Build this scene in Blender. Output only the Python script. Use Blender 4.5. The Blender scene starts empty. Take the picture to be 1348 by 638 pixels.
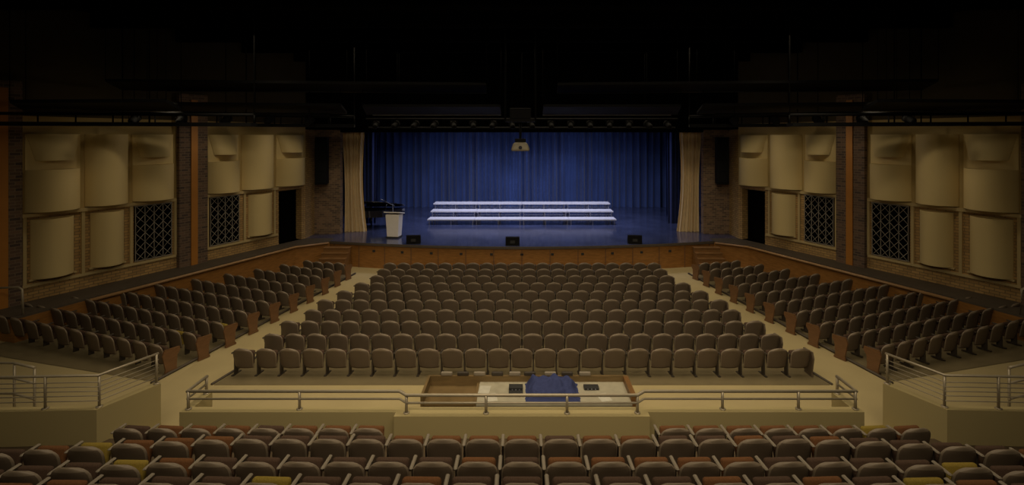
import bpy, bmesh, math, random
from mathutils import Vector, Matrix
from mathutils import noise as mnoise
random.seed(7)
C = bpy.context.collection
sc = bpy.context.scene
sc.view_settings.view_transform = 'Standard'
sc.view_settings.look = 'None'

# ------------------------------------------------------------------ materials
def base_mat(name):
    m = bpy.data.materials.new(name); m.use_nodes = True
    nt = m.node_tree; b = nt.nodes['Principled BSDF']
    return m, nt, b
def mat(name, col, rough=0.7, metal=0.0, var=0.25, scale=6.0, bump=0.0, spec=0.3, sheen=0.0):
    m, nt, b = base_mat(name)
    tc = nt.nodes.new('ShaderNodeTexCoord')
    n = nt.nodes.new('ShaderNodeTexNoise'); n.inputs['Scale'].default_value = scale
    n.inputs['Detail'].default_value = 4
    nt.links.new(tc.outputs['Object'], n.inputs['Vector'])
    mx = nt.nodes.new('ShaderNodeMix'); mx.data_type = 'RGBA'
    mx.inputs[6].default_value = (*[c*(1-var) for c in col], 1)
    mx.inputs[7].default_value = (*[min(1, c*(1+var)) for c in col], 1)
    nt.links.new(n.outputs['Fac'], mx.inputs[0])
    nt.links.new(mx.outputs[2], b.inputs['Base Color'])
    b.inputs['Roughness'].default_value = rough
    b.inputs['Metallic'].default_value = metal
    b.inputs['Specular IOR Level'].default_value = spec
    if sheen: b.inputs['Sheen Weight'].default_value = sheen
    if bump:
        bp = nt.nodes.new('ShaderNodeBump'); bp.inputs['Strength'].default_value = bump
        bp.inputs['Distance'].default_value = 0.02
        nt.links.new(n.outputs['Fac'], bp.inputs['Height'])
        nt.links.new(bp.outputs['Normal'], b.inputs['Normal'])
    return m
def brick_mat(name, c1, c2, mortar, bw=0.24, rh=0.09, ms=0.010, rough=0.85):
    m, nt, b = base_mat(name)
    tc = nt.nodes.new('ShaderNodeTexCoord')
    sp = nt.nodes.new('ShaderNodeSeparateXYZ'); cb = nt.nodes.new('ShaderNodeCombineXYZ')
    ad = nt.nodes.new('ShaderNodeMath'); ad.operation = 'ADD'
    nt.links.new(tc.outputs['Object'], sp.inputs[0])
    nt.links.new(sp.outputs['X'], ad.inputs[0]); nt.links.new(sp.outputs['Y'], ad.inputs[1])
    nt.links.new(ad.outputs[0], cb.inputs['X']); nt.links.new(sp.outputs['Z'], cb.inputs['Y'])
    br = nt.nodes.new('ShaderNodeTexBrick')
    br.inputs['Scale'].default_value = 1.0
    br.inputs['Brick Width'].default_value = bw; br.inputs['Row Height'].default_value = rh
    br.inputs['Mortar Size'].default_value = ms
    br.inputs['Color1'].default_value = (*c1, 1); br.inputs['Color2'].default_value = (*c2, 1)
    br.inputs['Mortar'].default_value = (*mortar, 1)
    nt.links.new(cb.outputs[0], br.inputs['Vector'])
    nt.links.new(br.outputs['Color'], b.inputs['Base Color'])
    b.inputs['Roughness'].default_value = rough
    return m
def wood_mat(name, c1, c2, rough=0.4):
    m, nt, b = base_mat(name)
    tc = nt.nodes.new('ShaderNodeTexCoord'); mp = nt.nodes.new('ShaderNodeMapping')
    mp.inputs['Scale'].default_value = (1.5, 1.5, 9)
    n = nt.nodes.new('ShaderNodeTexNoise'); n.inputs['Scale'].default_value = 2.5; n.inputs['Detail'].default_value = 6
    cr = nt.nodes.new('ShaderNodeValToRGB')
    cr.color_ramp.elements[0].position = 0.3; cr.color_ramp.elements[0].color = (*c1, 1)
    cr.color_ramp.elements[1].position = 0.7; cr.color_ramp.elements[1].color = (*c2, 1)
    nt.links.new(tc.outputs['Object'], mp.inputs[0]); nt.links.new(mp.outputs[0], n.inputs['Vector'])
    nt.links.new(n.outputs['Fac'], cr.inputs[0]); nt.links.new(cr.outputs[0], b.inputs['Base Color'])
    b.inputs['Roughness'].default_value = rough
    return m

M = {}
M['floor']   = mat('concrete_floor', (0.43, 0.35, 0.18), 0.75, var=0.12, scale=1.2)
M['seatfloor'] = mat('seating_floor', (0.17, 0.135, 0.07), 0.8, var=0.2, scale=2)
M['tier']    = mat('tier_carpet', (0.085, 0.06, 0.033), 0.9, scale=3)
M['cream']   = mat('cream_paint', (0.40, 0.33, 0.16), 0.7, var=0.06, scale=1.0)
M['plaster'] = mat('tan_plaster', (0.42, 0.31, 0.125), 0.75, var=0.08, scale=1.5)
M['frame']   = mat('beige_frame', (0.50, 0.39, 0.19), 0.7, var=0.06, scale=1.5)
M['panel']   = mat('diffuser_panel', (0.68, 0.54, 0.26), 0.6, var=0.05, scale=1.0)
M['upper']   = mat('upper_wall_unlit', (0.06, 0.046, 0.02), 0.9, var=0.2, scale=2)  # darker brown; the lack of light high on the wall is put into the colour
M['black']   = mat('black_paint', (0.003, 0.003, 0.003), 0.95, var=0.3, spec=0.02)
M['blackmetal'] = mat('black_metal', (0.008, 0.008, 0.008), 0.7, spec=0.08)
M['darkgrey']= mat('dark_grey', (0.03, 0.03, 0.03), 0.6)
M['tanbrick']= brick_mat('tan_brick', (0.48, 0.30, 0.11), (0.33, 0.20, 0.075), (0.18, 0.13, 0.06))
M['darkbrick']= brick_mat('dark_brick', (0.16, 0.095, 0.06), (0.055, 0.036, 0.03), (0.17, 0.125, 0.08))
M['redbrick']= brick_mat('proscenium_brick', (0.24, 0.145, 0.085), (0.09, 0.058, 0.042), (0.24, 0.18, 0.11))
M['copper']  = mat('copper_strip', (0.42, 0.18, 0.035), 0.5, var=0.15, scale=2)
M['wood']    = wood_mat('stage_wood', (0.22, 0.10, 0.025), (0.34, 0.16, 0.045), 0.35)
M['woodtrim']= wood_mat('wood_trim', (0.30, 0.17, 0.07), (0.40, 0.23, 0.10), 0.35)
M['stairwood']= wood_mat('stair_wood', (0.16, 0.08, 0.025), (0.24, 0.12, 0.04), 0.45)
M['woodend'] = wood_mat('end_wood', (0.14, 0.07, 0.03), (0.20, 0.10, 0.045), 0.4)
M['booth']   = wood_mat('booth_wood', (0.13, 0.085, 0.032), (0.19, 0.125, 0.05), 0.5)
M['ledge']   = mat('ledge_dark', (0.085, 0.068, 0.05), 0.6)
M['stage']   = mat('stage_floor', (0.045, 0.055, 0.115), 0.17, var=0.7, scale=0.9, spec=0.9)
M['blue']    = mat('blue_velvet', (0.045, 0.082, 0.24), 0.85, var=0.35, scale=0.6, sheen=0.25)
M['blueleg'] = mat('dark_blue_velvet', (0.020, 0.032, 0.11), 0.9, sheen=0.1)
M['gold']    = mat('gold_drape', (0.66, 0.50, 0.28), 0.8, var=0.10)
M['shell']   = mat('seat_shell', (0.115, 0.086, 0.060), 0.42, var=0.10, scale=4)
M['rim']     = mat('seat_shell_rim', (0.22, 0.175, 0.125), 0.4, var=0.08, scale=4)
M['brown']   = mat('brown_fabric', (0.075, 0.044, 0.028), 0.9, bump=0.3, scale=60)
M['orange']  = mat('rust_fabric', (0.145, 0.062, 0.022), 0.9, bump=0.3, scale=60)
M['yellow']  = mat('yellow_fabric', (0.25, 0.18, 0.03), 0.9, bump=0.3, scale=60)
M['arm']     = mat('pale_armrest', (0.24, 0.205, 0.155), 0.5, var=0.1)
M['leg']     = mat('seat_leg', (0.05, 0.04, 0.03), 0.5)
M['rail']    = mat('brushed_rail', (0.38, 0.33, 0.24), 0.4, metal=0.35, var=0.08)
M['white']   = mat('riser_deck', (0.56, 0.56, 0.62), 0.5, var=0.06)
M['alu']     = mat('riser_frame', (0.25, 0.26, 0.32), 0.45, metal=0.5)
M['lectern'] = mat('lectern_paint', (0.88, 0.84, 0.78), 0.5, var=0.05)
M['pblack']  = mat('piano_black', (0.014, 0.014, 0.02), 0.12, spec=0.9)
M['ivory']   = mat('ivory_keys', (0.7, 0.68, 0.6), 0.3)
M['lattice'] = mat('lattice_metal', (0.34, 0.31, 0.26), 0.5)
M['cloth']   = mat('navy_cloth', (0.033, 0.044, 0.13), 0.85, scale=8, bump=0.5)
M['desk']    = mat('desk_top', (0.38, 0.35, 0.26), 0.4)
M['lens']    = mat('lens_glass', (0.05, 0.05, 0.06), 0.15)
M['dome']    = mat('fixture_paint', (0.30, 0.27, 0.20), 0.5)
M['strip']   = mat('panel_edge_lit', (0.35, 0.38, 0.48), 0.5)  # bluish light along the baffle edge, put into a pale colour
M['dimstrip'] = mat('panel_edge_faintly_lit', (0.07, 0.065, 0.06), 0.5)  # fainter light on the other baffle edges, also done by colour
M['paper']   = mat('paper', (0.5, 0.48, 0.4), 0.8)

# ------------------------------------------------------------------ helpers
def link(o):
    C.objects.link(o); return o
def bm_box(bm, x0, x1, y0, y1, z0, z1, mi=0):
    vs = [bm.verts.new(p) for p in ((x0,y0,z0),(x1,y0,z0),(x1,y1,z0),(x0,y1,z0),(x0,y0,z1),(x1,y0,z1),(x1,y1,z1),(x0,y1,z1))]
    for f in ((0,3,2,1),(4,5,6,7),(0,1,5,4),(1,2,6,5),(2,3,7,6),(3,0,4,7)):
        fc = bm.faces.new([vs[i] for i in f]); fc.material_index = mi
    return vs
def bm_rbox(bm, x0,x1,y0,y1,z0,z1, r=0.02, mi=0, seg=2, mtx=None):
    vs = bm_box(bm, x0,x1,y0,y1,z0,z1, mi)
    es = list({e for v in vs for e in v.link_edges})
    res = bmesh.ops.bevel(bm, geom=es, offset=r, segments=seg, profile=0.5, affect='EDGES')
    allv = {v for f in res['faces'] for v in f.verts}
    for f in res['faces']: f.material_index = mi
    if mtx is not None:
        bmesh.ops.transform(bm, matrix=mtx, verts=list(allv))
def bm_prism(bm, pts, z0, z1, mi=0, mi_side=None):
    a = [bm.verts.new((p[0], p[1], z0)) for p in pts]
    b = [bm.verts.new((p[0], p[1], z1)) for p in pts]
    n = len(pts)
    bm.faces.new(list(reversed(a))).material_index = mi
    bm.faces.new(b).material_index = mi
    for i in range(n):
        f = bm.faces.new((a[i], a[(i+1)%n], b[(i+1)%n], b[i])); f.material_index = mi if mi_side is None else mi_side
def bm_tube(bm, pts, r, seg=8, mi=0, r2=None):
    pts = [Vector(p) for p in pts]; rings = []
    for i, p in enumerate(pts):
        if i == 0: d = pts[1]-pts[0]
        elif i == len(pts)-1: d = pts[-1]-pts[-2]
        else: d = (pts[i+1]-p).normalized() + (p-pts[i-1]).normalized()
        d.normalize()
        ref = Vector((0,0,1)) if abs(d.z) < 0.9 else Vector((1,0,0))
        a = d.cross(ref).normalized(); b = d.cross(a).normalized()
        rr = r if r2 is None else r + (r2-r)*i/(len(pts)-1)
        rings.append([bm.verts.new(p + a*rr*math.cos(t*2*math.pi/seg) + b*rr*math.sin(t*2*math.pi/seg)) for t in range(seg)])
    for k in range(len(rings)-1):
        for t in range(seg):
            f = bm.faces.new((rings[k][t], rings[k][(t+1)%seg], rings[k+1][(t+1)%seg], rings[k+1][t])); f.material_index = mi; f.smooth = True
    f = bm.faces.new(rings[0]); f.material_index = mi
    f = bm.faces.new(list(reversed(rings[-1]))); f.material_index = mi
def bm_lathe(bm, prof, seg=20, mi=0, c=(0,0,0)):
    rings = []
    for (r, z) in prof:
        rings.append([bm.verts.new((c[0]+r*math.cos(t*2*math.pi/seg), c[1]+r*math.sin(t*2*math.pi/seg), c[2]+z)) for t in range(seg)])
    for k in range(len(rings)-1):
        for t in range(seg):
            f = bm.faces.new((rings[k][t], rings[k][(t+1)%seg], rings[k+1][(t+1)%seg], rings[k+1][t])); f.material_index = mi; f.smooth = True
    bm.faces.new(list(reversed(rings[0]))).material_index = mi
    bm.faces.new(rings[-1]).material_index = mi
def to_mesh(bm, name, mats, smooth=False, recalc=True):
    if recalc: bmesh.ops.recalc_face_normals(bm, faces=bm.faces)
    me = bpy.data.meshes.new(name); bm.to_mesh(me); bm.free()
    for m in mats: me.materials.append(M[m])
    if smooth:
        for p in me.polygons: p.use_smooth = True
    return me
def obj(name, me, parent=None, loc=(0,0,0), rot=0.0, label=None, cat=None, group=None, kind=None):
    o = bpy.data.objects.new(name, me); link(o)
    o.location = loc; o.rotation_euler = (0,0,rot) if not isinstance(rot, tuple) else rot
    if parent: o.parent = parent
    if label: o['label'] = label
    if cat: o['category'] = cat
    if group: o['group'] = group
    if kind: o['kind'] = kind
    return o
def empty(name, loc, rot=0.0, **kw):
    o = obj(name, None, None, loc, rot, **kw); o.empty_display_size = 0.2; return o
def B(): return bmesh.new()

# ------------------------------------------------------------------ room
SL = 0.09
def floor_z(x): return SL*max(0.0, abs(x)-8.3)
bm = B()
xs = [-20, -8.3, 8.3, 20]
for i in range(3):
    a, b = xs[i], xs[i+1]
    v = [bm.verts.new(p) for p in ((a,-2,floor_z(a)),(b,-2,floor_z(b)),(b,23.5,floor_z(b)),(a,23.5,floor_z(a)))]
    bm.faces.new(v)
bmesh.ops.remove_doubles(bm, verts=bm.verts, dist=0.001)
obj('floor', to_mesh(bm, 'floor', ['floor']), kind='structure')
bm = B()
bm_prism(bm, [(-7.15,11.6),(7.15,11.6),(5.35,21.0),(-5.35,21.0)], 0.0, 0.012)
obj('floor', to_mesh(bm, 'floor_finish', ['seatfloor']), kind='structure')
for s in (-1, 1):
    bm = B()
    pts = [(-8.7,11.7),(-13.6,12.3),(-12.8,14.2),(-9.9,21.0),(-7.1,20.9)]
    lo = [bm.verts.new((p[0]*-s, p[1], floor_z(p[0])+0.012)) for p in pts]
    c = bm.verts.new((8.3*s, 13.8, 0.012)); c2 = bm.verts.new((8.3*s, 20.95, 0.012))
    bm.faces.new((lo[0], lo[1], lo[2], lo[3], c2, c))
    bm.faces.new((c, c2, lo[4]))
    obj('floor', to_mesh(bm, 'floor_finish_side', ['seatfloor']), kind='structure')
    bm = B()
    bm_tube(bm, [(7.2*s,11.6,0.02),(5.4*s,21.0,0.02)], 0.03, 6)
    obj('trim_1', to_mesh(bm, 'trim', ['ledge']), kind='structure')
    bm = B()
    bm_tube(bm, [(8.6*s,11.6,0.05),(7.0*s,21.0,0.03)], 0.035, 6)
    obj('trim_2', to_mesh(bm, 'trim', ['ledge']), kind='structure')

def curve(x):
    a = max(0.0, abs(x)-4.0); return -0.055*a**1.5
tiers = [(8.95, 7.95, 0.36), (7.95, 7.05, 0.76), (7.05, 6.15, 1.02), (6.15, 5.25, 1.38), (5.25, 2.0, 1.75)]
NX = 25
for (ya, yb, z) in tiers:
    bm = B()
    X = [-9.5 + 19.0*i/(NX-1) for i in range(NX)]
    ff = lambda x: (ya + (curve(x) if z > 0.4 else 0))
    top = [[bm.verts.new((x, ff(x), z)) for x in X], [bm.verts.new((x, yb+curve(x), z)) for x in X]]
    bot = [[bm.verts.new((x, ff(x), 0)) for x in X], [bm.verts.new((x, yb+curve(x), 0)) for x in X]]
    for i in range(NX-1):
        bm.faces.new((top[0][i],top[0][i+1],top[1][i+1],top[1][i]))
        bm.faces.new((top[0][i],bot[0][i],bot[0][i+1],top[0][i+1]))
        bm.faces.new((top[1][i],bot[1][i],bot[1][i+1],top[1][i+1]))
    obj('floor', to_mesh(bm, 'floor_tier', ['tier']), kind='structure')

ZC = 9.6
bm = B(); bm_box(bm, -20, 20, -2, 35.5, ZC, ZC+0.2)
obj('ceiling', to_mesh(bm, 'ceiling', ['black']), kind='structure')
for i in range(9):
    bm = B(); y = 4+ i*2.3
    bm_box(bm, -19, 19, y, y+0.15, ZC-0.45, ZC)
    obj('ceiling_beam', to_mesh(bm, 'ceiling_beam', ['black']), label='black painted steel beam under the ceiling', cat='beam', group='black ceiling beams')

UX, UY = 0.416, 0.909
def wall_matrix(side):
    if side < 0:
        return Matrix(((-UX, UY, 0, -9.96),(-UY, -UX, 0, 23.0),(0,0,1,0),(0,0,0,1)))
    return Matrix(((-UX, -UY, 0, 9.96),(UY, -UX, 0, 23.0),(0,0,1,0),(0,0,0,1)))
def sr(side, s0, s1):
    return (s0, s1) if side < 0 else (-s1, -s0)
def wall_thing(o, side, smid=0.0, z=0.0, yoff=0.0):
    o.matrix_world = wall_matrix(side) @ Matrix.Translation((smid if side < 0 else -smid, yoff, z))
    return o

def barrel_bm(w, z0, z1, b0, b1, base0=0.03, base1=0.03, n=18, bm=None, bw=None):
    bm = bm or B()
    bw = bw or w
    F = []
    for (z, b, bs, ww) in ((z0, b0, base0, w), (z1, b1, base1, bw)):
        row = []
        for i in range(n+1):
            t = -1 + 2*i/n
            row.append(bm.verts.new((t*ww/2, bs + b*(math.sqrt(1-(0.93*t)**2)-0.3676)/0.6324, z)))
        F.append(row)
    K = [[bm.verts.new((-ww/2, 0, z)), bm.verts.new((ww/2, 0, z))] for z, ww in ((z0, w), (z1, bw))]
    for i in range(n):
        f = bm.faces.new((F[0][i], F[0][i+1], F[1][i+1], F[1][i])); f.smooth = True
    bm.faces.new([K[0][0]] + F[0] + [K[0][1]])
    bm.faces.new([K[1][0]] + F[1] + [K[1][1]])
    bm.faces.new((K[0][0], F[0][0], F[1][0], K[1][0]))
    bm.faces.new((K[0][1], F[0][-1], F[1][-1], K[1][1]))
    bm.faces.new((K[0][0], K[0][1], K[1][1], K[1][0]))
    for e in bm.edges:
        if abs(e.verts[0].co.z - e.verts[1].co.z) < 1e-5 or e.is_boundary: e.smooth = False
    return bm

for side, nm in ((-1, 'left'), (1, 'right')):
    bm = B()
    T = -0.35
    def wb(s0, s1, z0, z1, mi):
        a, b = sr(side, s0, s1); bm_box(bm, a, b, T, 0.0, z0, z1, mi)
    for (s0, s1) in ((0, 0.22), (1.43, 20.0)):
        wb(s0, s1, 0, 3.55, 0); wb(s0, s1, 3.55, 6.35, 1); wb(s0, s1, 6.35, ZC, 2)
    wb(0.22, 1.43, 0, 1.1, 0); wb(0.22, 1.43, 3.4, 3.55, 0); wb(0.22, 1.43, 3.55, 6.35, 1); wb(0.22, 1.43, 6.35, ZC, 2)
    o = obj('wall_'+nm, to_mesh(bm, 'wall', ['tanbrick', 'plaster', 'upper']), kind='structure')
    o.matrix_world = wall_matrix(side)
    bm = B(); a, b = sr(side, 0.22, 1.43)
    bm_box(bm, a, b, -0.75, -0.7, 1.1, 3.4)
    bm_box(bm, a-0.02, a, -0.75, -0.35, 1.1, 3.4); bm_box(bm, b, b+0.02, -0.75, -0.35, 1.1, 3.4)
    bm_box(bm, a, b, -0.75, -0.35, 3.4, 3.42); bm_box(bm, a, b, -0.75, -0.0, 1.07, 1.1)
    o = obj('door_1', to_mesh(bm, 'door', ['black']), kind='structure'); o.matrix_world = wall_matrix(side)
    def trim(s0, s1, z0, z1, d=0.10, m_='frame'):
        bm = B(); a, b = sr(side, s0, s1); bm_box(bm, a, b, 0, d, z0, z1)
        o = obj('trim_%d' % (10+len([q for q in bpy.data.objects if q.name.startswith('trim_')])), to_mesh(bm, 'trim', [m_]), kind='structure'); o.matrix_world = wall_matrix(side)
    for (s0, s1) in ((1.5, 4.62), (5.72, 9.86)):
        trim(s0, s1, 3.48, 3.58, 0.08)
        trim(s0, s1, 1.50, 1.58, 0.06)
    for sp_ in (1.62, 3.02, 4.54, 5.70, 7.09, 8.40, 9.76):
        trim(sp_, sp_+0.08, 1.58, 3.48, 0.05)
    for (s0, s1, c0, c1) in ((4.66, 5.68, 5.05, 5.28), (9.89, 11.0, 10.2, 10.45)):
        w = s1-s0
        e = empty('brick_pilaster', (0,0,0), label='dark brick wall pilaster with a copper vertical strip', cat='pilaster', group='wall pilasters')
        wall_thing(e, side, (s0+s1)/2, 1.1)
        bm = B(); bm_box(bm, -w/2, w/2, 0.0, 0.16, 0, 6.2)
        obj('column_body', to_mesh(bm, 'pilaster_body', ['darkbrick']), e)
        cc = ((c0+c1)/2 - (s0+s1)/2) * (1 if side < 0 else -1); cw = c1-c0
        bm = B(); bm_box(bm, cc-cw/2, cc+cw/2, 0.16, 0.2, 0, 6.0)
        obj('copper_strip', to_mesh(bm, 'copper_strip', ['copper']), e, label='copper coloured vertical strip')
    for (s0, s1) in ((0.1, 1.62), (3.3, 4.6), (5.78, 7.12), (8.48, 9.82)):
        w = s1-s0
        e = empty('acoustic_diffuser', (0,0,0), label='tan curved acoustic wall diffuser with protruding wedge hood', cat='acoustic panel', group='upper curved diffusers')
        wall_thing(e, side, (s0+s1)/2, 3.62)
        obj('lower_drum', to_mesh(barrel_bm(w*0.95, 0, 1.2, 0.52, 0.52), 'drum', ['panel']), e)
        obj('upper_shell', to_mesh(barrel_bm(w*0.95, 1.2, 2.22, 0.10, 0.10), 'shell', ['panel']), e)
        obj('wedge_hood', to_mesh(barrel_bm(w*0.66, 1.46, 2.22, 0.46, 0.06, 0.12, 0.06, bw=w*0.94), 'hood', ['panel']), e)
    for (s0, s1) in ((1.7, 3.22), (7.2, 8.42)):
        w = s1-s0
        e = empty('acoustic_column_diffuser', (0,0,0), label='tall plain tan convex acoustic wall diffuser', cat='acoustic panel', group='tall curved diffusers')
        wall_thing(e, side, (s0+s1)/2, 3.62)
        obj('curved_face', to_mesh(barrel_bm(w*0.95, 0, 2.22, 0.45, 0.45), 'tall_panel', ['panel']), e)
    for (s0, s1) in ((1.77, 2.94), (7.3, 8.3), (8.62, 9.72)):
        w = s1-s0
        e = empty('curved_wall_panel', (0,0,0), label='cream convex wall panel set in tan brick', cat='acoustic panel', group='lower curved panels')
        wall_thing(e, side, (s0+s1)/2, 1.66)
        obj('panel_face', to_mesh(barrel_bm(w-0.10, 0.05, 1.74, 0.38, 0.38), 'low_panel', ['panel']), e)
        bm = B(); bm_box(bm, -w/2, w/2, 0, 0.08, 0.0, 0.05)
        obj('sill', to_mesh(bm, 'sill', ['frame']), e)
    for (s0, s1) in ((3.28, 4.5), (5.84, 7.04)):
        w = s1-s0; h = 1.85
        e = empty('lattice_grille', (0,0,0), label='pale metal lattice grille over a dark recess', cat='grille', group='lattice grilles')
        wall_thing(e, side, (s0+s1)/2, 1.61)
        bm = B(); bm_box(bm, -w/2, w/2, 0.0, 0.02, 0, h)
        obj('recess_panel', to_mesh(bm, 'recess', ['black']), e, label='black backing panel')
        bm = B()
        nx, nz = 4, 6
        for i in range(nx+1):
            x = -w/2+0.03 + (w-0.06)*i/nx
            bm_box(bm, x-0.007, x+0.007, 0.03, 0.05, 0, h)
        for z in (0.012, h-0.012):
            bm_box(bm, -w/2, w/2, 0.032, 0.048, z-0.012, z+0.012)
        cw, ch = (w-0.06)/nx, h/nz
        for i in range(nx):
            for j in range(nz):
                x0 = -w/2+0.03+cw*i; z0 = ch*j
                bm_tube(bm, [(x0, 0.05, z0), (x0+cw, 0.05, z0+ch)], 0.009, 4)
                bm_tube(bm, [(x0+cw, 0.05, z0), (x0, 0.05, z0+ch)], 0.009, 4)
        obj('lattice', to_mesh(bm, 'lattice', ['lattice']), e, label='pale crossing metal bars')
    pts = [(-9.96,23.0), (-14.5,13.1), (-13.1,12.9), (-12.55,14.5), (-9.75,21.5), (-8.6,22.35), (-8.6,23.0)]
    if side > 0: pts = [(-p[0], p[1]) for p in reversed(pts)]
    e = empty('walkway_ledge', (0,0,0), label='raised side walkway with wood-panelled face', cat='walkway')
    bm = B(); bm_prism(bm, pts, 0, 1.04, 1, 0); obj('panelled_face', to_mesh(bm, 'ledge', ['wood', 'ledge']), e)
    bm = B(); bm_prism(bm, pts, 1.04, 1.10, 0); obj('walking_surface', to_mesh(bm, 'ledge', ['ledge']), e)
    bm = B()
    q = [(-12.5,14.45,1.03),(-9.72,21.45,1.03),(-8.62,22.28,1.03)]
    q = [(p[0]*(1 if side < 0 else -1), p[1], p[2]) for p in q]
    bm_tube(bm, q, 0.05, 6)
    obj('trim_4', to_mesh(bm, 'trim', ['woodtrim']), kind='structure')
    e = empty('handrail', (side*13.35, 13.2, 1.1), label='pale bent-pipe handrail at the walkway end', cat='handrail')
    bm = B(); bm_tube(bm, [(side*0.5,-0.1,0),(side*0.5,-0.1,0.62),(side*0.4,-0.1,0.70),(-side*0.15,-0.1,0.72),(-side*0.25,-0.1,0.66),(-side*0.28,-0.1,0.0)], 0.028, 8)
    obj('rail_pipe', to_mesh(bm, 'handrail', ['rail']), e)
    e = empty('stage_stairs', (side*8.05, 21.95, 0), label='wooden stairs rising to the stage corner', cat='stairs')
    for k in range(5):
        bm = B(); z = 1.1-0.18*(k+1)
        bm_box(bm, -0.55, 0.55, -0.26*(k+1), -0.26*k, 0, z, 0); bm_box(bm, -0.57, 0.57, -0.26*(k+1)-0.02, -0.26*k, z, z+0.03, 0)
        obj('step', to_mesh(bm, 'step', ['stairwood']), e)
    bm = B(); x0, x1 = (-13.5, -8.72) if side < 0 else (8.72, 13.5)
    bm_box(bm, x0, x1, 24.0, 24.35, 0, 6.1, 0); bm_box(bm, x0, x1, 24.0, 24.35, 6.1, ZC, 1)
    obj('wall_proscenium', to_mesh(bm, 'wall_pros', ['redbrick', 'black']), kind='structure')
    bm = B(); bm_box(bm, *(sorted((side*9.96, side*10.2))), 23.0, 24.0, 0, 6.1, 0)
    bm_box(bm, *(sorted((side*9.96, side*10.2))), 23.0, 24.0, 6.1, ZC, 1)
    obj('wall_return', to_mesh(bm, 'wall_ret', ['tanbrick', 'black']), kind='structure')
    bm = B(); bm_box(bm, *(sorted((side*13.0, side*13.3))), 24.35, 35, 0, ZC)
    obj('wall_stage', to_mesh(bm, 'wall_st', ['black']), kind='structure')
    e = empty('tall_loudspeaker', (side*9.35, 23.35, 3.55), rot=-side*0.15, label='tall black loudspeaker column beside the proscenium', cat='loudspeaker', group='proscenium loudspeakers')
    bm = B(); bm_rbox(bm, -0.27, 0.27, -0.2, 0.25, 0, 2.2, 0.03)
    obj('cabinet', to_mesh(bm, 'spk', ['blackmetal']), e)
    for k in range(4):
        bm = B(); bm_rbox(bm, -0.23, 0.23, -0.225, -0.2, 0.08+k*0.53, 0.53+k*0.53, 0.01)
        obj('speaker_grille', to_mesh(bm, 'spkg', ['blackmetal']), e)
    bm = B(); bm_box(bm, -0.05, 0.05, 0.2, 0.66, 1.0, 1.1)
    obj('bracket', to_mesh(bm, 'spkb', ['blackmetal']), e)

bm = B(); bm_box(bm, -8.72, 8.72, 24.0, 24.35, 5.98, ZC)
obj('wall_header', to_mesh(bm, 'wall_header', ['black']), kind='structure')
bm = B(); bm_box(bm, -13.3, 13.3, 34.5, 34.8, 0, ZC)
obj('wall_back', to_mesh(bm, 'wall_back', ['black']), kind='structure')

# stage
def front_y(x): return 21.25 + 1.15*(x/8.6)**2
bm = B()
N = 32
pts = [(-8.6+17.2*i/N, front_y(-8.6+17.2*i/N)) for i in range(N+1)] + [(8.6,23.0),(9.96,23.0),(13.0,24.4),(13.0,34.5),(-13.0,34.5),(-13.0,24.4),(-9.96,23.0),(-8.6,23.0)]
bm_prism(bm, pts, 1.0, 1.1)
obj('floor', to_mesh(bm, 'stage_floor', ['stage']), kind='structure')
e = empty('stage_apron', (0,0,0), label='curved wood-panelled stage apron with moulded edge', cat='stage')
bm = B()
pp = [(-8.6+17.2*i/N, front_y(-8.6+17.2*i/N)) for i in range(N+1)]
inner = [(p[0], p[1]+0.05) for p in pp] + [(p[0], p[1]+0.15) for p in reversed(pp)]
bm_prism(bm, inner, 0, 1.0)
obj('panelling', to_mesh(bm, 'panelling', ['wood']), e)
bm = B(); outer = [(p[0], p[1]-0.03) for p in pp] + [(p[0], p[1]+0.05) for p in reversed(pp)]
bm_prism(bm, outer, 0.99, 1.095)
obj('edge_moulding', to_mesh(bm, 'edge', ['ledge']), e)
for i in range(15):
    bm = B()
    x = -8.4+16.8*i/14; y = front_y(x)+0.05
    bm_box(bm, x-0.02, x+0.02, y-0.03, y+0.02, 0.0, 0.96)
    obj('batten', to_mesh(bm, 'batten', ['woodend']), e)
for i in range(13):
    x = -7.8+15.6*i/12; y = front_y(x)+0.05
    bm = B(); bm_rbox(bm, x-0.06, x+0.06, y-0.03, y+0.0, 0.70, 0.80, 0.01)
    obj('floor_light', to_mesh(bm, 'vent', ['darkgrey']), e, label='small dark recessed fitting')

# curtains
def curtain(name, x0, x1, y, z0, z1, folds, amp, m, flare=None, label='', cat='curtain', nz=8, group=None):
    bm = B(); n = folds*8; rows = []
    am = [random.uniform(0.45,1.3) for _ in range(folds+2)]
    for j in range(nz+1):
        v = j/nz; row = []
        for i in range(n+1):
            u = i/n; kk = u*folds; k = int(kk); fr_ = kk-k
            A = am[k]*(1-fr_)+am[k+1]*fr_
            x = x0+(x1-x0)*u
            if flare: x = flare(x, v)
            yy = y + amp*A*math.sin(u*folds*2*math.pi) + amp*0.4*math.sin(u*folds*4.7+v*1.5)
            row.append(bm.verts.new((x, yy, z0+(z1-z0)*v)))
        rows.append(row)
    for j in range(nz):
        for i in range(n):
            bm.faces.new((rows[j][i], rows[j][i+1], rows[j+1][i+1], rows[j+1][i])).smooth = True
    return obj(name, to_mesh(bm, name, [m], recalc=False), label=label, cat=cat, group=group)
curtain('stage_curtain', -12.5, 12.5, 33.3, 1.1, 8.2, 54, 0.24, 'blue', label='royal blue pleated velvet backdrop curtain', cat='curtain')
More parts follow.
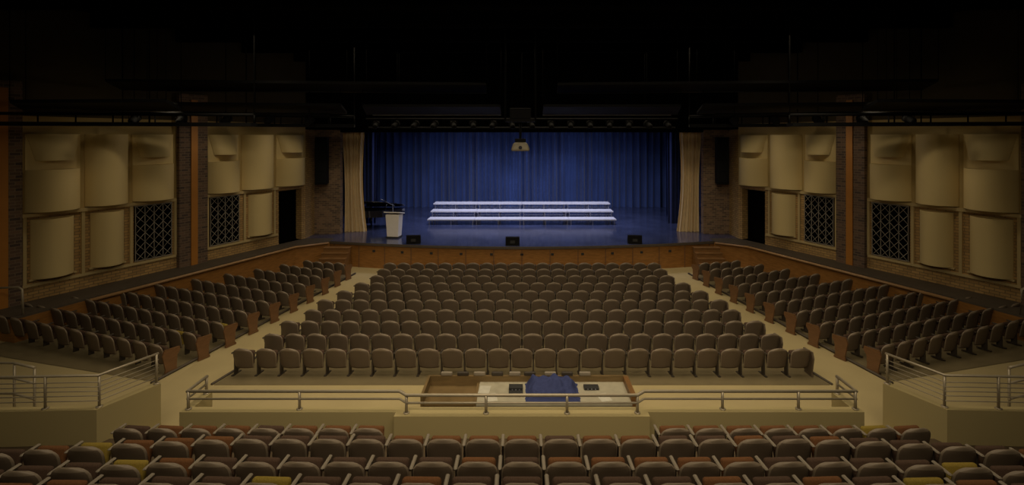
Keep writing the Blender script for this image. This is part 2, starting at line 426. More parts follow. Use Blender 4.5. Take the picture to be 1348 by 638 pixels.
for s in (-1, 1):
    def fl(x, v, s=s):
        c = 8.3*s
        wv = 1.0 - 0.22*math.sin(min(1, v*1.1)*math.pi)*(1 if v < 0.9 else 0.6)
        return c + (x-c)*wv + s*(-0.12)*(1-v)**3
    curtain('proscenium_drape', 7.74*s, 8.86*s, 24.62, 1.1, 6.6, 6, 0.09, 'gold', flare=fl, label='gold pleated drape hanging at the proscenium opening', group='gold drapes')
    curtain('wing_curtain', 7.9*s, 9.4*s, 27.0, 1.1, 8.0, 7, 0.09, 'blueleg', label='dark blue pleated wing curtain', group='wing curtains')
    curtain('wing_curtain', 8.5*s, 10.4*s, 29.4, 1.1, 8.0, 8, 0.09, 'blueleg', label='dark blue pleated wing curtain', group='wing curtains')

# choir risers
for k in range(4):
    x = -3.75+2.5*k
    e = empty('choir_riser', (x, 26.4, 1.1), label='three-step choir riser section with pale decks and metal frame', cat='riser', group='choir risers')
    for t in range(3):
        z = 0.30*(t+1); y = 0.9*t
        bm = B(); bm_box(bm, -1.245, 1.245, y, y+0.88, z-0.06, z)
        obj('deck', to_mesh(bm, 'deck', ['white']), e)
        bm = B()
        for xx in (-1.15, 0, 1.15):
            bm_box(bm, xx-0.02, xx+0.02, y+0.05, y+0.09, 0, z-0.06); bm_box(bm, xx-0.02, xx+0.02, y+0.78, y+0.82, 0, z-0.06)
        if t: bm_box(bm, -1.15, 1.15, y+0.055, y+0.085, z-0.22, z-0.19)
        obj('frame', to_mesh(bm, 'rframe', ['alu']), e)

# lectern
e = empty('lectern', (-5.92, 23.2, 1.1), rot=-0.15, label='white lectern with slanted top and gooseneck microphone', cat='lectern')
bm = B()
a = [(-0.27,-0.22),(0.27,-0.22),(0.27,0.2),(-0.27,0.2)]; b = [(-0.33,-0.26),(0.33,-0.26),(0.33,0.24),(-0.33,0.24)]
va = [bm.verts.new((*p, 0.06)) for p in a]; vb = [bm.verts.new((*p, 1.08)) for p in b]
bm.faces.new(va); bm.faces.new(vb)
for i in range(4): bm.faces.new((va[i], va[(i+1)%4], vb[(i+1)%4], vb[i]))
bmesh.ops.recalc_face_normals(bm, faces=bm.faces)
bmesh.ops.bevel(bm, geom=list(bm.edges), offset=0.015, segments=1, affect='EDGES')
obj('body', to_mesh(bm, 'lbody', ['lectern']), e)
bm = B(); bm_box(bm, -0.30, 0.30, -0.25, 0.23, 0, 0.06); obj('plinth', to_mesh(bm, 'lpl', ['darkgrey']), e)
bm = B(); bm_rbox(bm, -0.39, 0.39, -0.3, 0.3, -0.02, 0.025, 0.01, mtx=Matrix.Translation((0,0,1.14)) @ Matrix.Rotation(-0.18, 4, 'X'))
obj('reading_desk', to_mesh(bm, 'ltop', ['lectern']), e)
bm = B(); bm_tube(bm, [(0,-0.1,1.16),(0,-0.1,1.4),(0,0.0,1.52),(0,0.1,1.55)], 0.012, 6); bm_tube(bm, [(0,0.1,1.55),(0,0.18,1.56)], 0.025, 8)
obj('microphone', to_mesh(bm, 'lmic', ['blackmetal']), e)

# grand piano
e = empty('grand_piano', (-7.1, 25.7, 1.1), label='black grand piano with raised lid', cat='piano')
outl = [(-0.95,-0.72),(-0.45,-0.75),(0.1,-0.62),(0.35,-0.35),(0.65,-0.2),(0.95,-0.02),(1.02,0.25),(0.9,0.5),(0.6,0.62),(-0.95,0.68)]
bm = B(); bm_prism(bm, outl, 0.62, 0.95); obj('body', to_mesh(bm, 'pbody', ['pblack']), e)
bm = B(); bm_box(bm, -1.12, -0.95, -0.72, 0.68, 0.62, 0.74); obj('key_bed', to_mesh(bm, 'pkb', ['pblack']), e)
bm = B(); bm_box(bm, -1.1, -0.96, -0.62, 0.58, 0.74, 0.765); obj('keyboard', to_mesh(bm, 'pkeys', ['ivory']), e, label='ivory keys')
bm = B(); bm_prism(bm, [(p[0], p[1]-0.68) for p in outl], 0, 0.03)
bmesh.ops.transform(bm, matrix=Matrix.Translation((0,0.68,0.96)) @ Matrix.Rotation(math.radians(-18), 4, 'X'), verts=bm.verts)
obj('lid', to_mesh(bm, 'plid', ['pblack']), e)
bm = B(); bm_tube(bm, [(0.2,-0.45,0.95),(0.25,-0.35,1.28)], 0.012, 6); obj('lid_prop', to_mesh(bm, 'pprop', ['pblack']), e)
for p in ((-0.8,-0.58),(-0.8,0.55),(0.75,0.3)):
    bm = B(); bm_tube(bm, [(p[0],p[1],0.0),(p[0],p[1],0.62)], 0.035, 8, r2=0.065); obj('leg', to_mesh(bm, 'pleg', ['pblack']), e)
bm = B(); bm_box(bm, -0.93, -0.9, -0.45, 0.42, 0.95, 1.12); obj('music_desk', to_mesh(bm, 'pmd', ['pblack']), e)
e = empty('piano_bench', (-8.45, 25.7, 1.1), label='black padded piano bench', cat='bench')
bm = B(); bm_rbox(bm, -0.18, 0.18, -0.38, 0.38, 0.42, 0.5, 0.02); obj('seat', to_mesh(bm, 'pbs', ['pblack']), e)
for p in ((-0.14,-0.33),(0.14,-0.33),(-0.14,0.33),(0.14,0.33)):
    bm = B(); bm_tube(bm, [(p[0],p[1],0),(p[0],p[1],0.42)], 0.02, 6); obj('leg', to_mesh(bm, 'pbl', ['pblack']), e)
e = empty('microphone_stand', (-6.35, 24.6, 1.1), label='thin microphone stand with tilted boom', cat='microphone stand')
bm = B(); bm_lathe(bm, [(0.14,0),(0.14,0.02),(0.02,0.04)], 12); obj('base', to_mesh(bm, 'msb', ['darkgrey']), e)
bm = B(); bm_tube(bm, [(0,0,0.03),(0,0,1.35)], 0.014, 6); obj('pole', to_mesh(bm, 'msp', ['alu']), e)
bm = B(); bm_tube(bm, [(0.1,0,1.25),(-0.5,0,1.55)], 0.012, 6); bm_tube(bm, [(-0.5,0,1.55),(-0.6,0,1.58)], 0.03, 6); obj('boom', to_mesh(bm, 'mso', ['alu']), e)

# stage monitors
for (x, y, r) in ((-4.75, 21.95, 0.12), (-0.4, 21.6, 0.0), (4.95, 21.95, -0.12)):
    e = empty('monitor_wedge', (x, y, 1.1), rot=r, label='black wedge stage monitor near the stage edge', cat='loudspeaker', group='stage monitors')
    bm = B()
    prof = [(-0.2,0.0),(0.22,0.0),(0.22,0.12),(-0.02,0.36),(-0.2,0.36)]
    L = [bm.verts.new((-0.3, p[0], p[1])) for p in prof]; R = [bm.verts.new((0.3, p[0], p[1])) for p in prof]
    bm.faces.new(L); bm.faces.new(R)
    for i in range(5): bm.faces.new((L[i], L[(i+1)%5], R[(i+1)%5], R[i]))
    obj('cabinet', to_mesh(bm, 'wedge', ['blackmetal']), e)
    bm = B(); bm_box(bm, -0.10, 0.10, -0.215, -0.2, 0.10, 0.22); obj('jack_plate', to_mesh(bm, 'jack', ['darkgrey']), e, label='grey connector plate')

# ------------------------------------------------------------------ parapets & railings
def parapet(poly, h, label):
    bm = B(); bm_prism(bm, poly, 0, h-0.05, 0)
    e = empty('parapet', (0,0,0), label=label, cat='low wall')
    obj('wall_body', to_mesh(bm, 'parapet', ['cream']), e)
    bm = B(); bm_prism(bm, poly, h-0.05, h, 0)
    obj('coping', to_mesh(bm, 'coping', ['cream']), e)
    return e
parapet([(-6.25,9.12),(-2.3,9.12),(-2.3,9.3),(-6.1,9.3),(-6.1,9.85),(-6.25,9.85)], 0.74, 'low cream parapet wall behind the cross aisle')
parapet([(6.25,9.12),(6.25,9.85),(6.1,9.85),(6.1,9.3),(2.3,9.3),(2.3,9.12)], 0.74, 'low cream parapet wall behind the cross aisle')
parapet([(-2.3,8.98),(2.3,8.98),(2.3,9.3),(-2.3,9.3)], 0.74, 'projecting cream parapet section carrying a railing')
def railing(path, zt, zl, zb, posts, label, cat='railing', rt=0.030):
    e = empty('guard_railing', (path[0][0], path[0][1], zb), label=label, cat=cat)
    off = Vector((path[0][0], path[0][1], zb))
    def t(z, r, n):
        bm = B(); bm_tube(bm, [Vector((p[0],p[1],z))-off for p in path], r, 8); obj(n, to_mesh(bm, n, ['rail']), e)
    t(zt, rt, 'top_rail')
    for z in zl: t(z, 0.010 if len(zl) > 2 else 0.020, 'lower_rail')
    for p in posts:
        bm = B(); q = Vector((p[0],p[1],zb))-off
        bm_tube(bm, [q, q+Vector((0,0,zt-zb))], rt*0.9, 8)
        bm_lathe(bm, [(0.055,0),(0.055,0.015),(0.03,0.02)], 10, c=(q.x,q.y,q.z))
        obj('post', to_mesh(bm, 'post', ['rail']), e)
    return e
path = [(-6.17,9.8),(-6.17,9.22),(-2.25,9.22),(-2.1,9.08),(2.1,9.08),(2.25,9.22),(6.17,9.22),(6.17,9.8)]
railing(path, 1.07, [0.93], 0.74, [(-6.17,9.78),(-6.15,9.22),(-4.1,9.22),(-2.1,9.09),(-0.65,9.08),(0.82,9.08),(2.1,9.09),(3.7,9.22),(5.1,9.22),(6.15,9.22),(6.17,9.78)], 'brushed metal two-bar guard railing on a cream parapet')
for s in (-1, 1):
    P = [(-7.09,9.75),(-7.5,8.85),(-9.2,8.78),(-14.5,8.7)]
    L1, L2 = [], []
    for i, p in enumerate(P):
        a = Vector(P[max(0,i-1)]); b = Vector(P[min(3,i+1)]); d = (b-a).normalized(); n = Vector((d.y,-d.x))*0.08
        L1.append((Vector(p)+n)); L2.append((Vector(p)-n))
    q = [(v.x*-s, v.y) for v in L1+L2[::-1]]
    parapet(q if s < 0 else q[::-1], 0.97, 'tall cream ramp parapet wall with angled corner')
    pth = [(-p[0]*s, p[1]) for p in P]
    railing(pth, 1.54, [1.42, 1.34, 1.26, 1.18, 1.09], 0.97, [(-7.09*-s,9.7),(7.5*s,8.87),(8.4*s,8.81),(9.4*s,8.78),(10.5*s,8.76),(12*s,8.74)], 'brushed metal ramp railing with several thin horizontal bars', rt=0.024)
    railing([(9.3*s,9.55),(9.9*s,9.75),(15*s,9.9)], 1.35, [1.05,0.75], floor_z(9.3), [(9.32*s,9.56),(9.9*s,9.75),(11.2*s,9.79)], 'brushed metal handrail along the far side of the ramp', rt=0.024)

# ------------------------------------------------------------------ sound booth
e = empty('sound_booth_desk', (0.1, 9.95, 0), label='wood-framed sound mixing counter with pale worktop', cat='desk')
bm = B(); bm_box(bm, -2.05, 2.1, 0.42, 0.47, 0, 0.80, 0); obj('front_panel', to_mesh(bm, 'bf', ['booth']), e)
bm = B(); bm_box(bm, -2.05, -2.0, -0.35, 0.42, 0, 0.80, 0); obj('end_panel', to_mesh(bm, 'bc', ['booth']), e)
bm = B(); bm_box(bm, 2.0, 2.1, -0.35, 0.42, 0, 0.80, 0); obj('end_panel', to_mesh(bm, 'bc', ['stairwood']), e)
bm = B(); bm_box(bm, -2.0, -1.0, -0.30, 0.42, 0.56, 0.60); obj('lower_shelf', to_mesh(bm, 'bs', ['booth']), e)
bm = B(); bm_box(bm, -1.03, -0.97, -0.40, 0.42, 0.0, 0.66); obj('divider', to_mesh(bm, 'bd', ['booth']), e)
bm = B(); bm_box(bm, -0.97, 2.0, -0.45, 0.42, 0.64, 0.68); obj('worktop', to_mesh(bm, 'bw', ['desk']), e)
for x in (-0.9, 0.4, 1.75):
    bm = B(); bm_box(bm, x-0.03, x+0.03, -0.4, 0.35, 0, 0.64); obj('leg', to_mesh(bm, 'bl', ['darkgrey']), e)
bm = B()
nx, ny = 40, 28; g = []
W, D, Hh = 0.98, 0.66, 0.17
for j in range(ny+1):
    row = []
    for i in range(nx+1):
        u = -1+2*i/nx; v = -1+2*j/ny
        ed = max(abs(u), abs(v))
        nz_ = mnoise.noise(Vector((u*2.2, v*2.2, 3.1))); n2 = mnoise.noise(Vector((u*5, v*4, 9.1)))
        x = u*W/2*(1.08+0.06*n2); y = v*D/2*(1.1+0.08*nz_)
        z = Hh + 0.09*v + 0.07*nz_ + 0.05*n2
        if ed > 0.70: z *= max(0.0, 1-(ed-0.70)/0.26)
        row.append(bm.verts.new((x, y, max(0.006, z))))
    g.append(row)
for j in range(ny):
    for i in range(nx): bm.faces.new((g[j][i], g[j][i+1], g[j+1][i+1], g[j+1][i])).smooth = True
obj('covered_mixing_console', to_mesh(bm, 'cloth', ['cloth'], recalc=False), loc=(0.60, 9.93, 0.68), label='mixing console draped with a creased navy blue cloth', cat='mixing console')
for (x, y, w, h, m_, lab) in ((-0.12,10.05,0.28,0.08,'darkgrey','small black audio unit on the booth worktop'),(-0.12,9.85,0.28,0.05,'darkgrey','small black audio unit on the booth worktop'),(1.4,10.1,0.3,0.05,'darkgrey','small dark grey audio unit on the booth worktop')):
    e = empty('audio_unit', (x, y, 0.68), label=lab, cat='audio equipment')
    bm = B(); bm_rbox(bm, -w/2, w/2, -0.08, 0.08, 0, h, 0.008); obj('case', to_mesh(bm, 'au', [m_]), e)
    bm = B()
    for k in range(3): bm_tube(bm, [(-w/4+k*w/4, -0.08, h/2), (-w/4+k*w/4, -0.095, h/2)], 0.012, 8)
    obj('knob_row', to_mesh(bm, 'aun', ['alu']), e)
for (x, y, r) in ((-0.6,9.75,0.2),(-0.75,10.05,-0.1),(1.6,9.75,0.3)):
    bm = B(); bm_box(bm, -0.11, 0.11, -0.15, 0.15, 0, 0.004); obj('paper_sheet', to_mesh(bm, 'paper', ['paper']), loc=(x,y,0.68), rot=r, label='loose white paper sheet on the booth worktop', cat='paper', group='papers on the booth desk')
for k in range(9):
    x = -1.6+k*0.36+random.uniform(-.04,.04)
    e = empty('equipment_box', (x, 10.395, 0.80), label='small pale equipment box on the booth ledge' if k % 2 == 0 else 'small dark equipment box on the booth ledge', cat='equipment box', group='boxes on the booth ledge')
    bm = B(); bm_rbox(bm, -0.12, 0.12, -0.03, 0.03, 0, 0.08, 0.02); obj('case', to_mesh(bm, 'hc', ['leg' if k%2 else 'arm']), e)

# ------------------------------------------------------------------ seats
def bm_back(bm, mi, w=0.257, z0=0.21, z1=0.72, yb=-0.17, th=0.022, nu=12, dy=0.0, rim=None):
    rim = mi if rim is None else rim
    lay = []
    us = [-1,-0.94,-0.7,-0.45,-0.2,0.0,0.2,0.45,0.7,0.94,1] if nu >= 10 else [-1,-0.92,-0.55,0,0.55,0.92,1]
    vs = [0,0.08,0.3,0.5,0.66,0.78,0.88,0.955,1.0]
    nu = len(us)-1; nv = len(vs)-1
    for L in (0, 1):
        rows = []
        for v in vs:
            t = max(0, (v-0.60)/0.40)
            hw = w*(0.90+0.10*min(1, v*1.8))*(1-0.50*t**3.0)
            row = []
            for u in us:
                z = z0+(z1-z0)*v - 0.035*u*u*v**4
                y = yb - 0.20*(z-0.24) + 0.05*u*u + dy
                e_ = min(1.0, (1-abs(u))*8+0.3) * min(1.0, (1-v)*9+0.3)
                y += (-th*e_*0.75) if L == 0 else (th*e_*0.6)
                row.append(bm.verts.new((u*hw, y, z)))
            rows.append(row)
        lay.append(rows)
    def q(m_, a,b,c,d):
        f = bm.faces.new((a,b,c,d)); f.smooth = True; f.material_index = m_
    for j in range(nv):
        for i in range(nu):
            m_ = rim if (i == 0 or i == nu-1 or j >= nv-2) else mi
            q(m_, lay[0][j][i], lay[0][j][i+1], lay[0][j+1][i+1], lay[0][j+1][i])
            q(m_, lay[1][j][i], lay[1][j+1][i], lay[1][j+1][i+1], lay[1][j][i+1])
        q(rim, lay[0][j][0], lay[0][j+1][0], lay[1][j+1][0], lay[1][j][0])
        q(rim, lay[0][j][nu], lay[1][j][nu], lay[1][j+1][nu], lay[0][j+1][nu])
    for i in range(nu):
        q(mi, lay[0][0][i], lay[1][0][i], lay[1][0][i+1], lay[0][0][i+1])
        q(rim, lay[0][nv][i], lay[0][nv][i+1], lay[1][nv][i+1], lay[1][nv][i])
PITCH = 0.555
def bm_seat(bm, mi, ang, ln=0.36, z=0.27):
    m = Matrix.Translation((0,-0.09,z)) @ Matrix.Rotation(math.radians(ang), 4, 'X')
    bm_rbox(bm, -0.22, 0.22, 0.0, ln, -0.045, 0.045, 0.044, mi, 3, m)
def bm_arm(bm, mi, x=-PITCH/2, w=0.022, f=0.12, z=0.545):
    bm_rbox(bm, x-w, x+w, -0.20, f, z, z+0.03, 0.012, mi, 1)
def bm_leg(bm, mi, x=-PITCH/2):
    bm_box(bm, x-0.015, x+0.015, -0.10, 0.02, 0.02, 0.545, mi)
    bm_box(bm, x-0.03, x+0.03, -0.18, 0.12, 0.0, 0.02, mi)
def part_meshes(seatmat, near):
    L = []
    bm = B(); bm_back(bm, 0, rim=1, th=0.03 if near else 0.022); L.append(('backrest', to_mesh(bm, 'backrest', ['shell', 'rim'], recalc=True)))
    bm = B(); bm_back(bm, 0, w=0.21, z0=0.34, z1=0.67, yb=-0.165, th=0.04, nu=6, dy=0.025); L.append(('back_cushion', to_mesh(bm, 'back_cushion', [seatmat])))
    bm = B()
    if near: bm_seat(bm, 0, 74, 0.35)
    else: bm_seat(bm, 0, 82, 0.33)
    L.append(('seat', to_mesh(bm, 'seat', [seatmat], smooth=True)))
    bm = B(); bm_arm(bm, 0, w=0.024 if near else 0.022, f=0.08, z=0.565 if near else 0.545); L.append(('armrest', to_mesh(bm, 'armrest', ['arm' if near else 'leg'], smooth=False)))
    bm = B(); bm_leg(bm, 0); L.append(('leg', to_mesh(bm, 'leg', ['leg'])))
    return L
def full_bm(bm=None):
    bm = bm or B()
    bm_back(bm, 0, rim=4); bm_seat(bm, 1, 82, 0.33); bm_arm(bm, 2); bm_leg(bm, 3)
    return bm

chairs = []
cnt = [25,24,24,23,23,22,21,20,20,20]
for i, n in enumerate(cnt):
    y = 12.15+0.9*i
    for j in range(n):
        x = (j-(n-1)/2)*PITCH
        chairs.append(dict(p=(x, y, 0.012), r=math.radians(0.9)*x, k='mid', c='brown'))
inner = [(8.34,12.06),(8.05,12.85),(7.82,13.65),(7.67,14.54),(7.48,15.42),(7.3,16.33),(7.15,17.25),(7.0,18.2),(6.9,19.15),(6.8,20.05)]
scnt = [13,12,11,10,9,8,7,6,5,4]
ends = []
for s in (-1, 1):
    for i, (xi, yi) in enumerate(inner):
        xi += 0.18
        a = math.radians(21)
        for j in range(scnt[i]):
            t = 0.3 + j*0.465
            x = xi + 0.985*t; y = yi + 0.175*t + 0.18
            cc = 'yellow' if (s, i, j) in ((-1,2,0),(-1,1,1)) else 'brown'
            chairs.append(dict(p=(s*x, y, floor_z(x)+0.012), r=(s*a), k='side', c=cc))
        ends.append((s*(xi-0.0), yi+0.14, floor_z(xi)+0.012, s*a, 'woodend'))
    for i, n in enumerate(cnt):
        x = s*(n*PITCH/2)
        if s > 0: ends.append((x+0.01, 12.15+0.9*i, 0.012, 0.0, 'shell'))
fr = [(8.3,0.36,[(2.3,6.5)]), (7.35,0.76,None), (6.45,1.02,None), (5.55,1.38,None)]
for (y, z, rng) in fr:
    n = 40
    for j in range(-n, n+1):
        x = (j+0.5*(int(round(y*10)) % 2))*PITCH
        if rng and not (rng[0][0] <= abs(x) <= rng[0][1]): continue
        if not rng and abs(x) > 1.06*y+0.4: continue
        yy = y + curve(x)
        if rng: yy = y
        rr = random.random()
        c = 'orange' if rr < 0.40 else 'brown'
        if (int(round(y*100)), j) in ((735,-11),(645,-9),(645,10),(555,-5),(555,8),(830,10)): c = 'yellow'
        dydx = -0.055*1.5*max(0, abs(x)-4)**0.5*(1 if x > 0 else -1) if not rng else 0
        chairs.append(dict(p=(x, yy, z), r=math.atan(dydx)*0.6 + math.radians(0.8)*x, k='near', c=c))
cam = Vector((0,0,5.76))
chairs.sort(key=lambda c: (Vector(c['p'])-cam).length)
LAB = {'near': 'taupe-shelled theatre seat with folded %s cushion and pale armrest', 'mid': 'taupe theatre seat with rounded back and folded %s cushion', 'side': 'taupe theatre seat angled toward the stage, folded %s cushion'}
GRP = {'near': 'theatre seats on the rear tiers', 'mid': 'theatre seats in the centre block', 'side': 'theatre seats in the side blocks'}
tmpl = {}; single = {}
def parts_for(k, c):
    key = (k == 'near', c)
    if key not in tmpl: tmpl[key] = part_meshes(c, k == 'near')
    return tmpl[key]
def single_for(c):
    if c not in single: single[c] = to_mesh(full_bm(), 'theatre_seat', ['shell', c, 'leg', 'leg', 'rim'])
    return single[c]
NPART, NIND = 150, 300
rest = []
first = {}
for idx, c in enumerate(chairs):
    lab = LAB[c['k']] % c['c']; key = (c['k'], c['c'])
    if idx < NPART:
        if key not in first:
            e = empty('theatre_seat', c['p'], rot=c['r'], label=lab, cat='seat', group=GRP[c['k']])
            ch = [obj(n, me, e) for (n, me) in parts_for(*key)]
            first[key] = (e, ch)
        else:
            e0, ch0 = first[key]
            e = e0.copy(); e.location = c['p']; e.rotation_euler = (0,0,c['r']); C.objects.link(e)
            for q in ch0:
                k2 = q.copy(); k2.parent = e; C.objects.link(k2)
    elif idx < NIND:
        obj('theatre_seat', single_for(c['c']), loc=c['p'], rot=c['r'], label=lab, cat='seat', group=GRP[c['k']])
    else: rest.append(c)
bm = B(); src = single_for('brown')
for c in rest:
    n0 = len(bm.verts); bm.from_mesh(src); bm.verts.ensure_lookup_table()
    bmesh.ops.transform(bm, matrix=Matrix.Translation(c['p']) @ Matrix.Rotation(c['r'], 4, 'Z'), verts=bm.verts[n0:])
obj('theatre_seats', to_mesh(bm, 'theatre_seats', ['shell','brown','leg','leg','rim'], recalc=False), label='rows of taupe theatre seats nearest the stage', cat='seats', group='theatre seats nearest the stage', kind='stuff')
em = {}
for (x, y, z, r, m_) in ends:
    if m_ not in em:
        bm = B()
        prof = [(-0.20,0.0),(0.12,0.0),(0.12,0.04),(0.08,0.08),(0.10,0.38),(0.17,0.48),(0.16,0.57),(-0.2,0.60),(-0.25,0.46),(-0.18,0.10)]
        A_ = [bm.verts.new((-0.02,p[0],p[1])) for p in prof]; B_ = [bm.verts.new((0.02,p[0],p[1])) for p in prof]
        bm.faces.new(A_); bm.faces.new(B_)
        for i in range(len(prof)): bm.faces.new((A_[i],A_[(i+1)%10],B_[(i+1)%10],B_[i]))
        em[m_] = to_mesh(bm, 'row_end_panel', [m_])
    obj('row_end_panel', em[m_], loc=(x,y,z), rot=r, label='wooden panel closing a seat row at the aisle' if m_ == 'woodend' else 'taupe panel closing a seat row at the aisle', cat='seat end panel', group='row end panels')

# ------------------------------------------------------------------ ceiling gear
def cloud(pts, edge, label='black suspended ceiling baffle panel'):
    e = empty('ceiling_baffle', pts[0], label=label, cat='ceiling panel', group='suspended ceiling baffles')
    o = Vector(pts[0]); P4 = [Vector(p)-o for p in pts]
    bm = B(); lo = [bm.verts.new(p) for p in P4]; hi = [bm.verts.new(p+Vector((0,0,0.08))) for p in P4]
    bm.faces.new(lo); bm.faces.new(hi)
    for i in range(4): bm.faces.new((lo[i],lo[(i+1)%4],hi[(i+1)%4],hi[i]))
    obj('panel', to_mesh(bm, 'cloudp', ['blackmetal']), e)
    for p in P4:
        bm = B(); bm_tube(bm, [p+Vector((0,0,0.05)), Vector((p.x,p.y,ZC-0.02-o.z))], 0.01, 4); obj('hanger', to_mesh(bm, 'hang', ['black']), e)
    bm = B(); bm_tube(bm, [P4[0]*0.95+P4[1]*0.05+Vector((0,-0.03,0)), P4[1]+Vector((0,-0.03,0))], 0.028, 6); obj('lit_edge_strip', to_mesh(bm, 'edge', ['strip' if edge else 'dimstrip']), e, label='pale strip painted as light caught on the panel edge')
for s in (-1, 1):
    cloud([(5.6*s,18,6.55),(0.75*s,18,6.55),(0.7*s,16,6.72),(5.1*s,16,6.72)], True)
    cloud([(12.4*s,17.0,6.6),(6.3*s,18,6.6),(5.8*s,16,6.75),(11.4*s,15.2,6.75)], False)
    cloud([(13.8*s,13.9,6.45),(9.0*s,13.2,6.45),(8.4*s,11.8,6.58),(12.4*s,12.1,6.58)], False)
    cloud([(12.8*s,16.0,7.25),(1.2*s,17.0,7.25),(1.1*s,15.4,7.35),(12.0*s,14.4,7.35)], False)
LM = {}
def pipe(p0, p1, n, r=0.035):
    e = empty('lighting_pipe', p0, label='black lighting pipe hung from the ceiling', cat='pipe', group='lighting pipes')
    a, b = Vector(p0), Vector(p1)
    bm = B(); bm_tube(bm, [(0,0,0), b-a], r, 8); obj('pipe', to_mesh(bm, 'pipe', ['blackmetal']), e)
    for t in (0.1, 0.5, 0.9):
        q = (b-a)*t; bm = B(); bm_tube(bm, [q, Vector((q.x,q.y,ZC-a.z-0.01))], 0.012, 4); obj('hanger', to_mesh(bm, 'ph', ['black']), e)
    for k in range(n):
        q = a+(b-a)*((k+0.5)/n)
        f = empty('stage_light', (q.x, q.y, q.z), rot=random.uniform(-0.3,0.3), label='black theatre spotlight clamped below a pipe', cat='stage light', group='theatre spotlights')
        if not LM:
            bm = B(); bm_lathe(bm, [(0.06,-0.2),(0.10,-0.15),(0.10,0.05),(0.13,0.06),(0.13,0.16)], 12)
            bmesh.ops.transform(bm, matrix=Matrix.Translation((0,0,-0.22)) @ Matrix.Rotation(math.radians(-65), 4, 'X'), verts=bm.verts)
            LM['lamp_body'] = to_mesh(bm, 'lamp_body', ['blackmetal'])
            bm = B(); bm_tube(bm, [(-0.14,0,-0.22),(-0.14,0,-0.06),(0.14,0,-0.06),(0.14,0,-0.22)], 0.012, 4); bm_tube(bm, [(0,0,-0.06),(0,0,0.05)], 0.02, 6)
            LM['yoke'] = to_mesh(bm, 'yoke', ['blackmetal'])
        for nme, me in LM.items(): obj(nme, me, f)
def truss(p0, p1, h=0.4, dep=0.5):
    e = empty('ceiling_truss', p0, label='black steel truss with a flat tray near the ceiling', cat='truss', group='black ceiling trusses')
    a, b = Vector(p0), Vector(p1); d = b-a; L = d.length; u = d/L; n = Vector((-u.y,u.x,0))*dep/2
    bm = B()
    v = [bm.verts.new(p) for p in (-n, d-n, d+n, n)]; w_ = [bm.verts.new(p+Vector((0,0,0.1))) for p in (-n, d-n, d+n, n)]
    bm.faces.new(v); bm.faces.new(w_)
    for i in range(4): bm.faces.new((v[i],v[(i+1)%4],w_[(i+1)%4],w_[i]))
    obj('tray', to_mesh(bm, 'tray', ['blackmetal']), e)
    bm = B(); bm_tube(bm, [Vector((0,0,h)), d+Vector((0,0,h))], 0.045, 6)
    k = int(L/0.8)
    for i in range(k+1):
        q = d*i/k; bm_tube(bm, [q+Vector((0,0,0.1)), q+Vector((0,0,h))], 0.025, 4)
    for i in (0, k//2, k):
        q = d*i/k; bm_tube(bm, [q+Vector((0,0,h)), q+Vector((0,0,ZC-a.z-0.01))], 0.02, 4)
    obj('frame', to_mesh(bm, 'trussf', ['blackmetal']), e)
pipe((-5.8,18.6,6.42), (5.8,18.6,6.42), 16)
pipe((-5.8,18.9,6.10), (5.8,18.9,6.10), 0, 0.04)
for s in (-1, 1):
    truss((5.9*s,17.6,6.1), (12.3*s,15.4,6.1), 0.38)
    truss((7.5*s,14.0,6.05), (13.6*s,13.0,6.05), 0.32)
    truss((6.8*s,20.3,6.15), (10.4*s,19.5,6.15), 0.42)
    pipe((6.4*s,16.6,6.50), (12.2*s,14.8,6.50), 5)
e = empty('projector_mount', (-0.05, 16.6, 6.35), label='black projector cage hanging at the centre of the ceiling', cat='projector')
bm = B(); bm_rbox(bm, -0.35, 0.35, -0.3, 0.3, 0, 0.35, 0.03); obj('projector_body', to_mesh(bm, 'proj', ['blackmetal']), e)
bm = B(); bm_tube(bm, [(0,0.3,0.17),(0,0.38,0.17)], 0.08, 12); obj('lens', to_mesh(bm, 'plens', ['lens']), e)
bm = B()
for p in ((-0.5,-0.3),(0.5,-0.3),(0.5,0.3),(-0.5,0.3)): bm_tube(bm, [(p[0],p[1],-0.1),(p[0],p[1],ZC-6.36)], 0.025, 4)
bm_box(bm, -0.5, 0.5, -0.3, 0.3, -0.1, 0.0); obj('cage', to_mesh(bm, 'pcage', ['blackmetal']), e)
e = empty('hanging_projector', (-0.05, 16.9, 5.28), label='pale rounded projector unit on a short black bracket', cat='projector')
bm = B()
vs_ = bm_box(bm, -0.34, 0.34, -0.26, 0.26, 0.0, 0.30)
for v in vs_:
    if v.co.z > 0.2: v.co.x *= 0.66; v.co.y *= 0.72
bmesh.ops.bevel(bm, geom=list(bm.edges), offset=0.09, segments=4, profile=0.5, affect='EDGES')
obj('housing', to_mesh(bm, 'hproj', ['dome'], smooth=True), e)
bm = B(); bm_tube(bm, [(0,-0.24,0.12),(0,-0.28,0.12)], 0.06, 12); obj('vent_cap', to_mesh(bm, 'hlens', ['lens']), e)
bm = B(); bm_tube(bm, [(0,0,0.28),(0,0,0.98)], 0.04, 8); bm_rbox(bm, -0.18, 0.18, -0.12, 0.12, 0.30, 0.42, 0.02); obj('bracket', to_mesh(bm, 'dstem', ['blackmetal']), e)

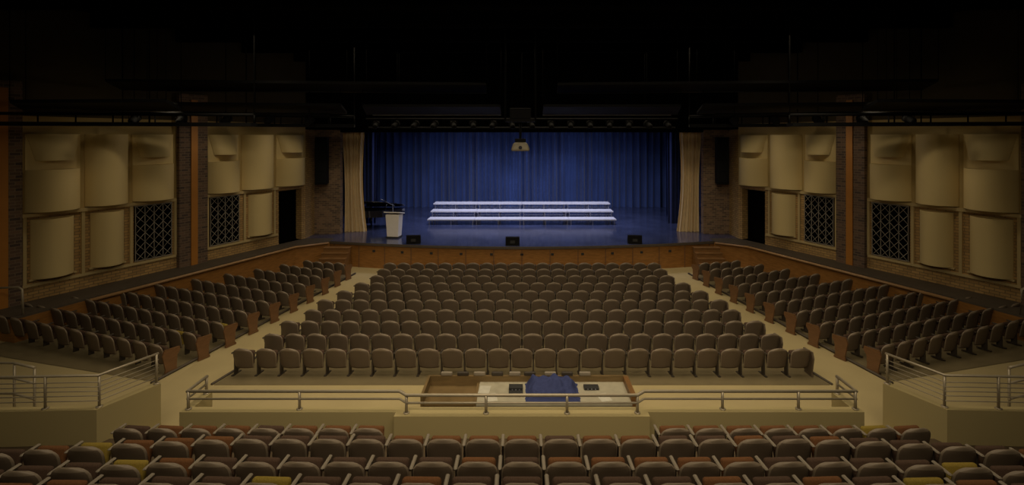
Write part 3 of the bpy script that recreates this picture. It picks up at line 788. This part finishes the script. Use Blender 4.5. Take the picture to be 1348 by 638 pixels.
# ------------------------------------------------------------------ lights
def area(name, loc, target, sx, sy, power, col, spread=120):
    d = bpy.data.lights.new(name, 'AREA'); d.shape = 'RECTANGLE'; d.size = sx; d.size_y = sy
    d.energy = power; d.color = col; d.spread = math.radians(spread)
    o = bpy.data.objects.new(name, d); link(o); o.location = loc
    v = Vector(target)-Vector(loc); o.rotation_euler = v.to_track_quat('-Z','Y').to_euler()
    return o
def spot(name, loc, target, power, col, ang, blend=0.6, r=0.1):
    d = bpy.data.lights.new(name, 'SPOT'); d.energy = power; d.color = col
    d.spot_size = math.radians(ang); d.spot_blend = blend; d.shadow_soft_size = r
    o = bpy.data.objects.new(name, d); link(o); o.location = loc
    v = Vector(target)-Vector(loc); o.rotation_euler = v.to_track_quat('-Z','Y').to_euler()
    return o
warm = (1.0, 0.82, 0.56)
area('house_fill', (0,11.0,8.9), (0,11.5,0), 15, 4, 290, warm, 125)
area('house_fill', (0,18.5,8.9), (0,18.5,0), 13, 3, 190, warm, 125)
area('house_fill', (0,3.0,9.0), (0,14,0), 12, 2, 290, warm, 100)  # added frontal fill above the frame, brightens seat backs and walls
for s in (-1, 1):
    # steep downlights a short way off the wall, so drums and hoods shade what is beneath them
    for (x, y, p) in ((10.6,15.0,75),(9.6,17.4,65),(8.4,20.2,55)):
        spot('wall_downlight', (x*s,y,6.9), ((x+1.9)*s,y+0.9,2.6), p, warm, 105, 1.0, 0.12)
    spot('wall_spot', (5.2*s,20.6,6.9), (13.0*s,16.2,2.8), 170, warm, 70, 0.9, 0.2)
    spot('drape_light', (6.3*s,18.4,6.9), (8.3*s,24.6,3.0), 120, (1,0.85,0.6), 34)
    area('aisle_fill', (7.3*s,16.5,8.6), (7.3*s,16.5,0), 1.2, 8, 50, warm, 70)  # added lamp, there only to brighten the aisle floor
    area('wing_light', (4.5*s,26,7.6), (3.5*s,28,1.1), 4, 1.2, 130, (0.70,0.74,1.0), 130)
area('stage_light_bank', (0,26,7.8), (0,26.8,1.1), 9, 1, 220, (0.80,0.80,1.0), 130)
for (x, p, z) in ((-5.2,70,2.2),(-2.4,170,2.2),(0.3,220,2.0),(2.8,170,2.2),(5.4,65,2.2)):
    spot('curtain_light', (x,28.9,7.9), (x*0.95,33.3,z), p, (0.62,0.70,1.0), 38, 1.0)
w = bpy.data.worlds.new('world'); sc.world = w; w.use_nodes = True
w.node_tree.nodes['Background'].inputs[0].default_value = (1.0,0.8,0.5,1); w.node_tree.nodes['Background'].inputs[1].default_value = 0.03

# ------------------------------------------------------------------ camera
cd = bpy.data.cameras.new('camera'); co = bpy.data.objects.new('camera', cd); link(co)
co.location = cam; co.rotation_euler = (math.radians(90), 0, 0)
cd.sensor_width = 36; cd.lens = 658/1348*36
cd.shift_x = -13/1348; cd.shift_y = -139/1348
sc.camera = co
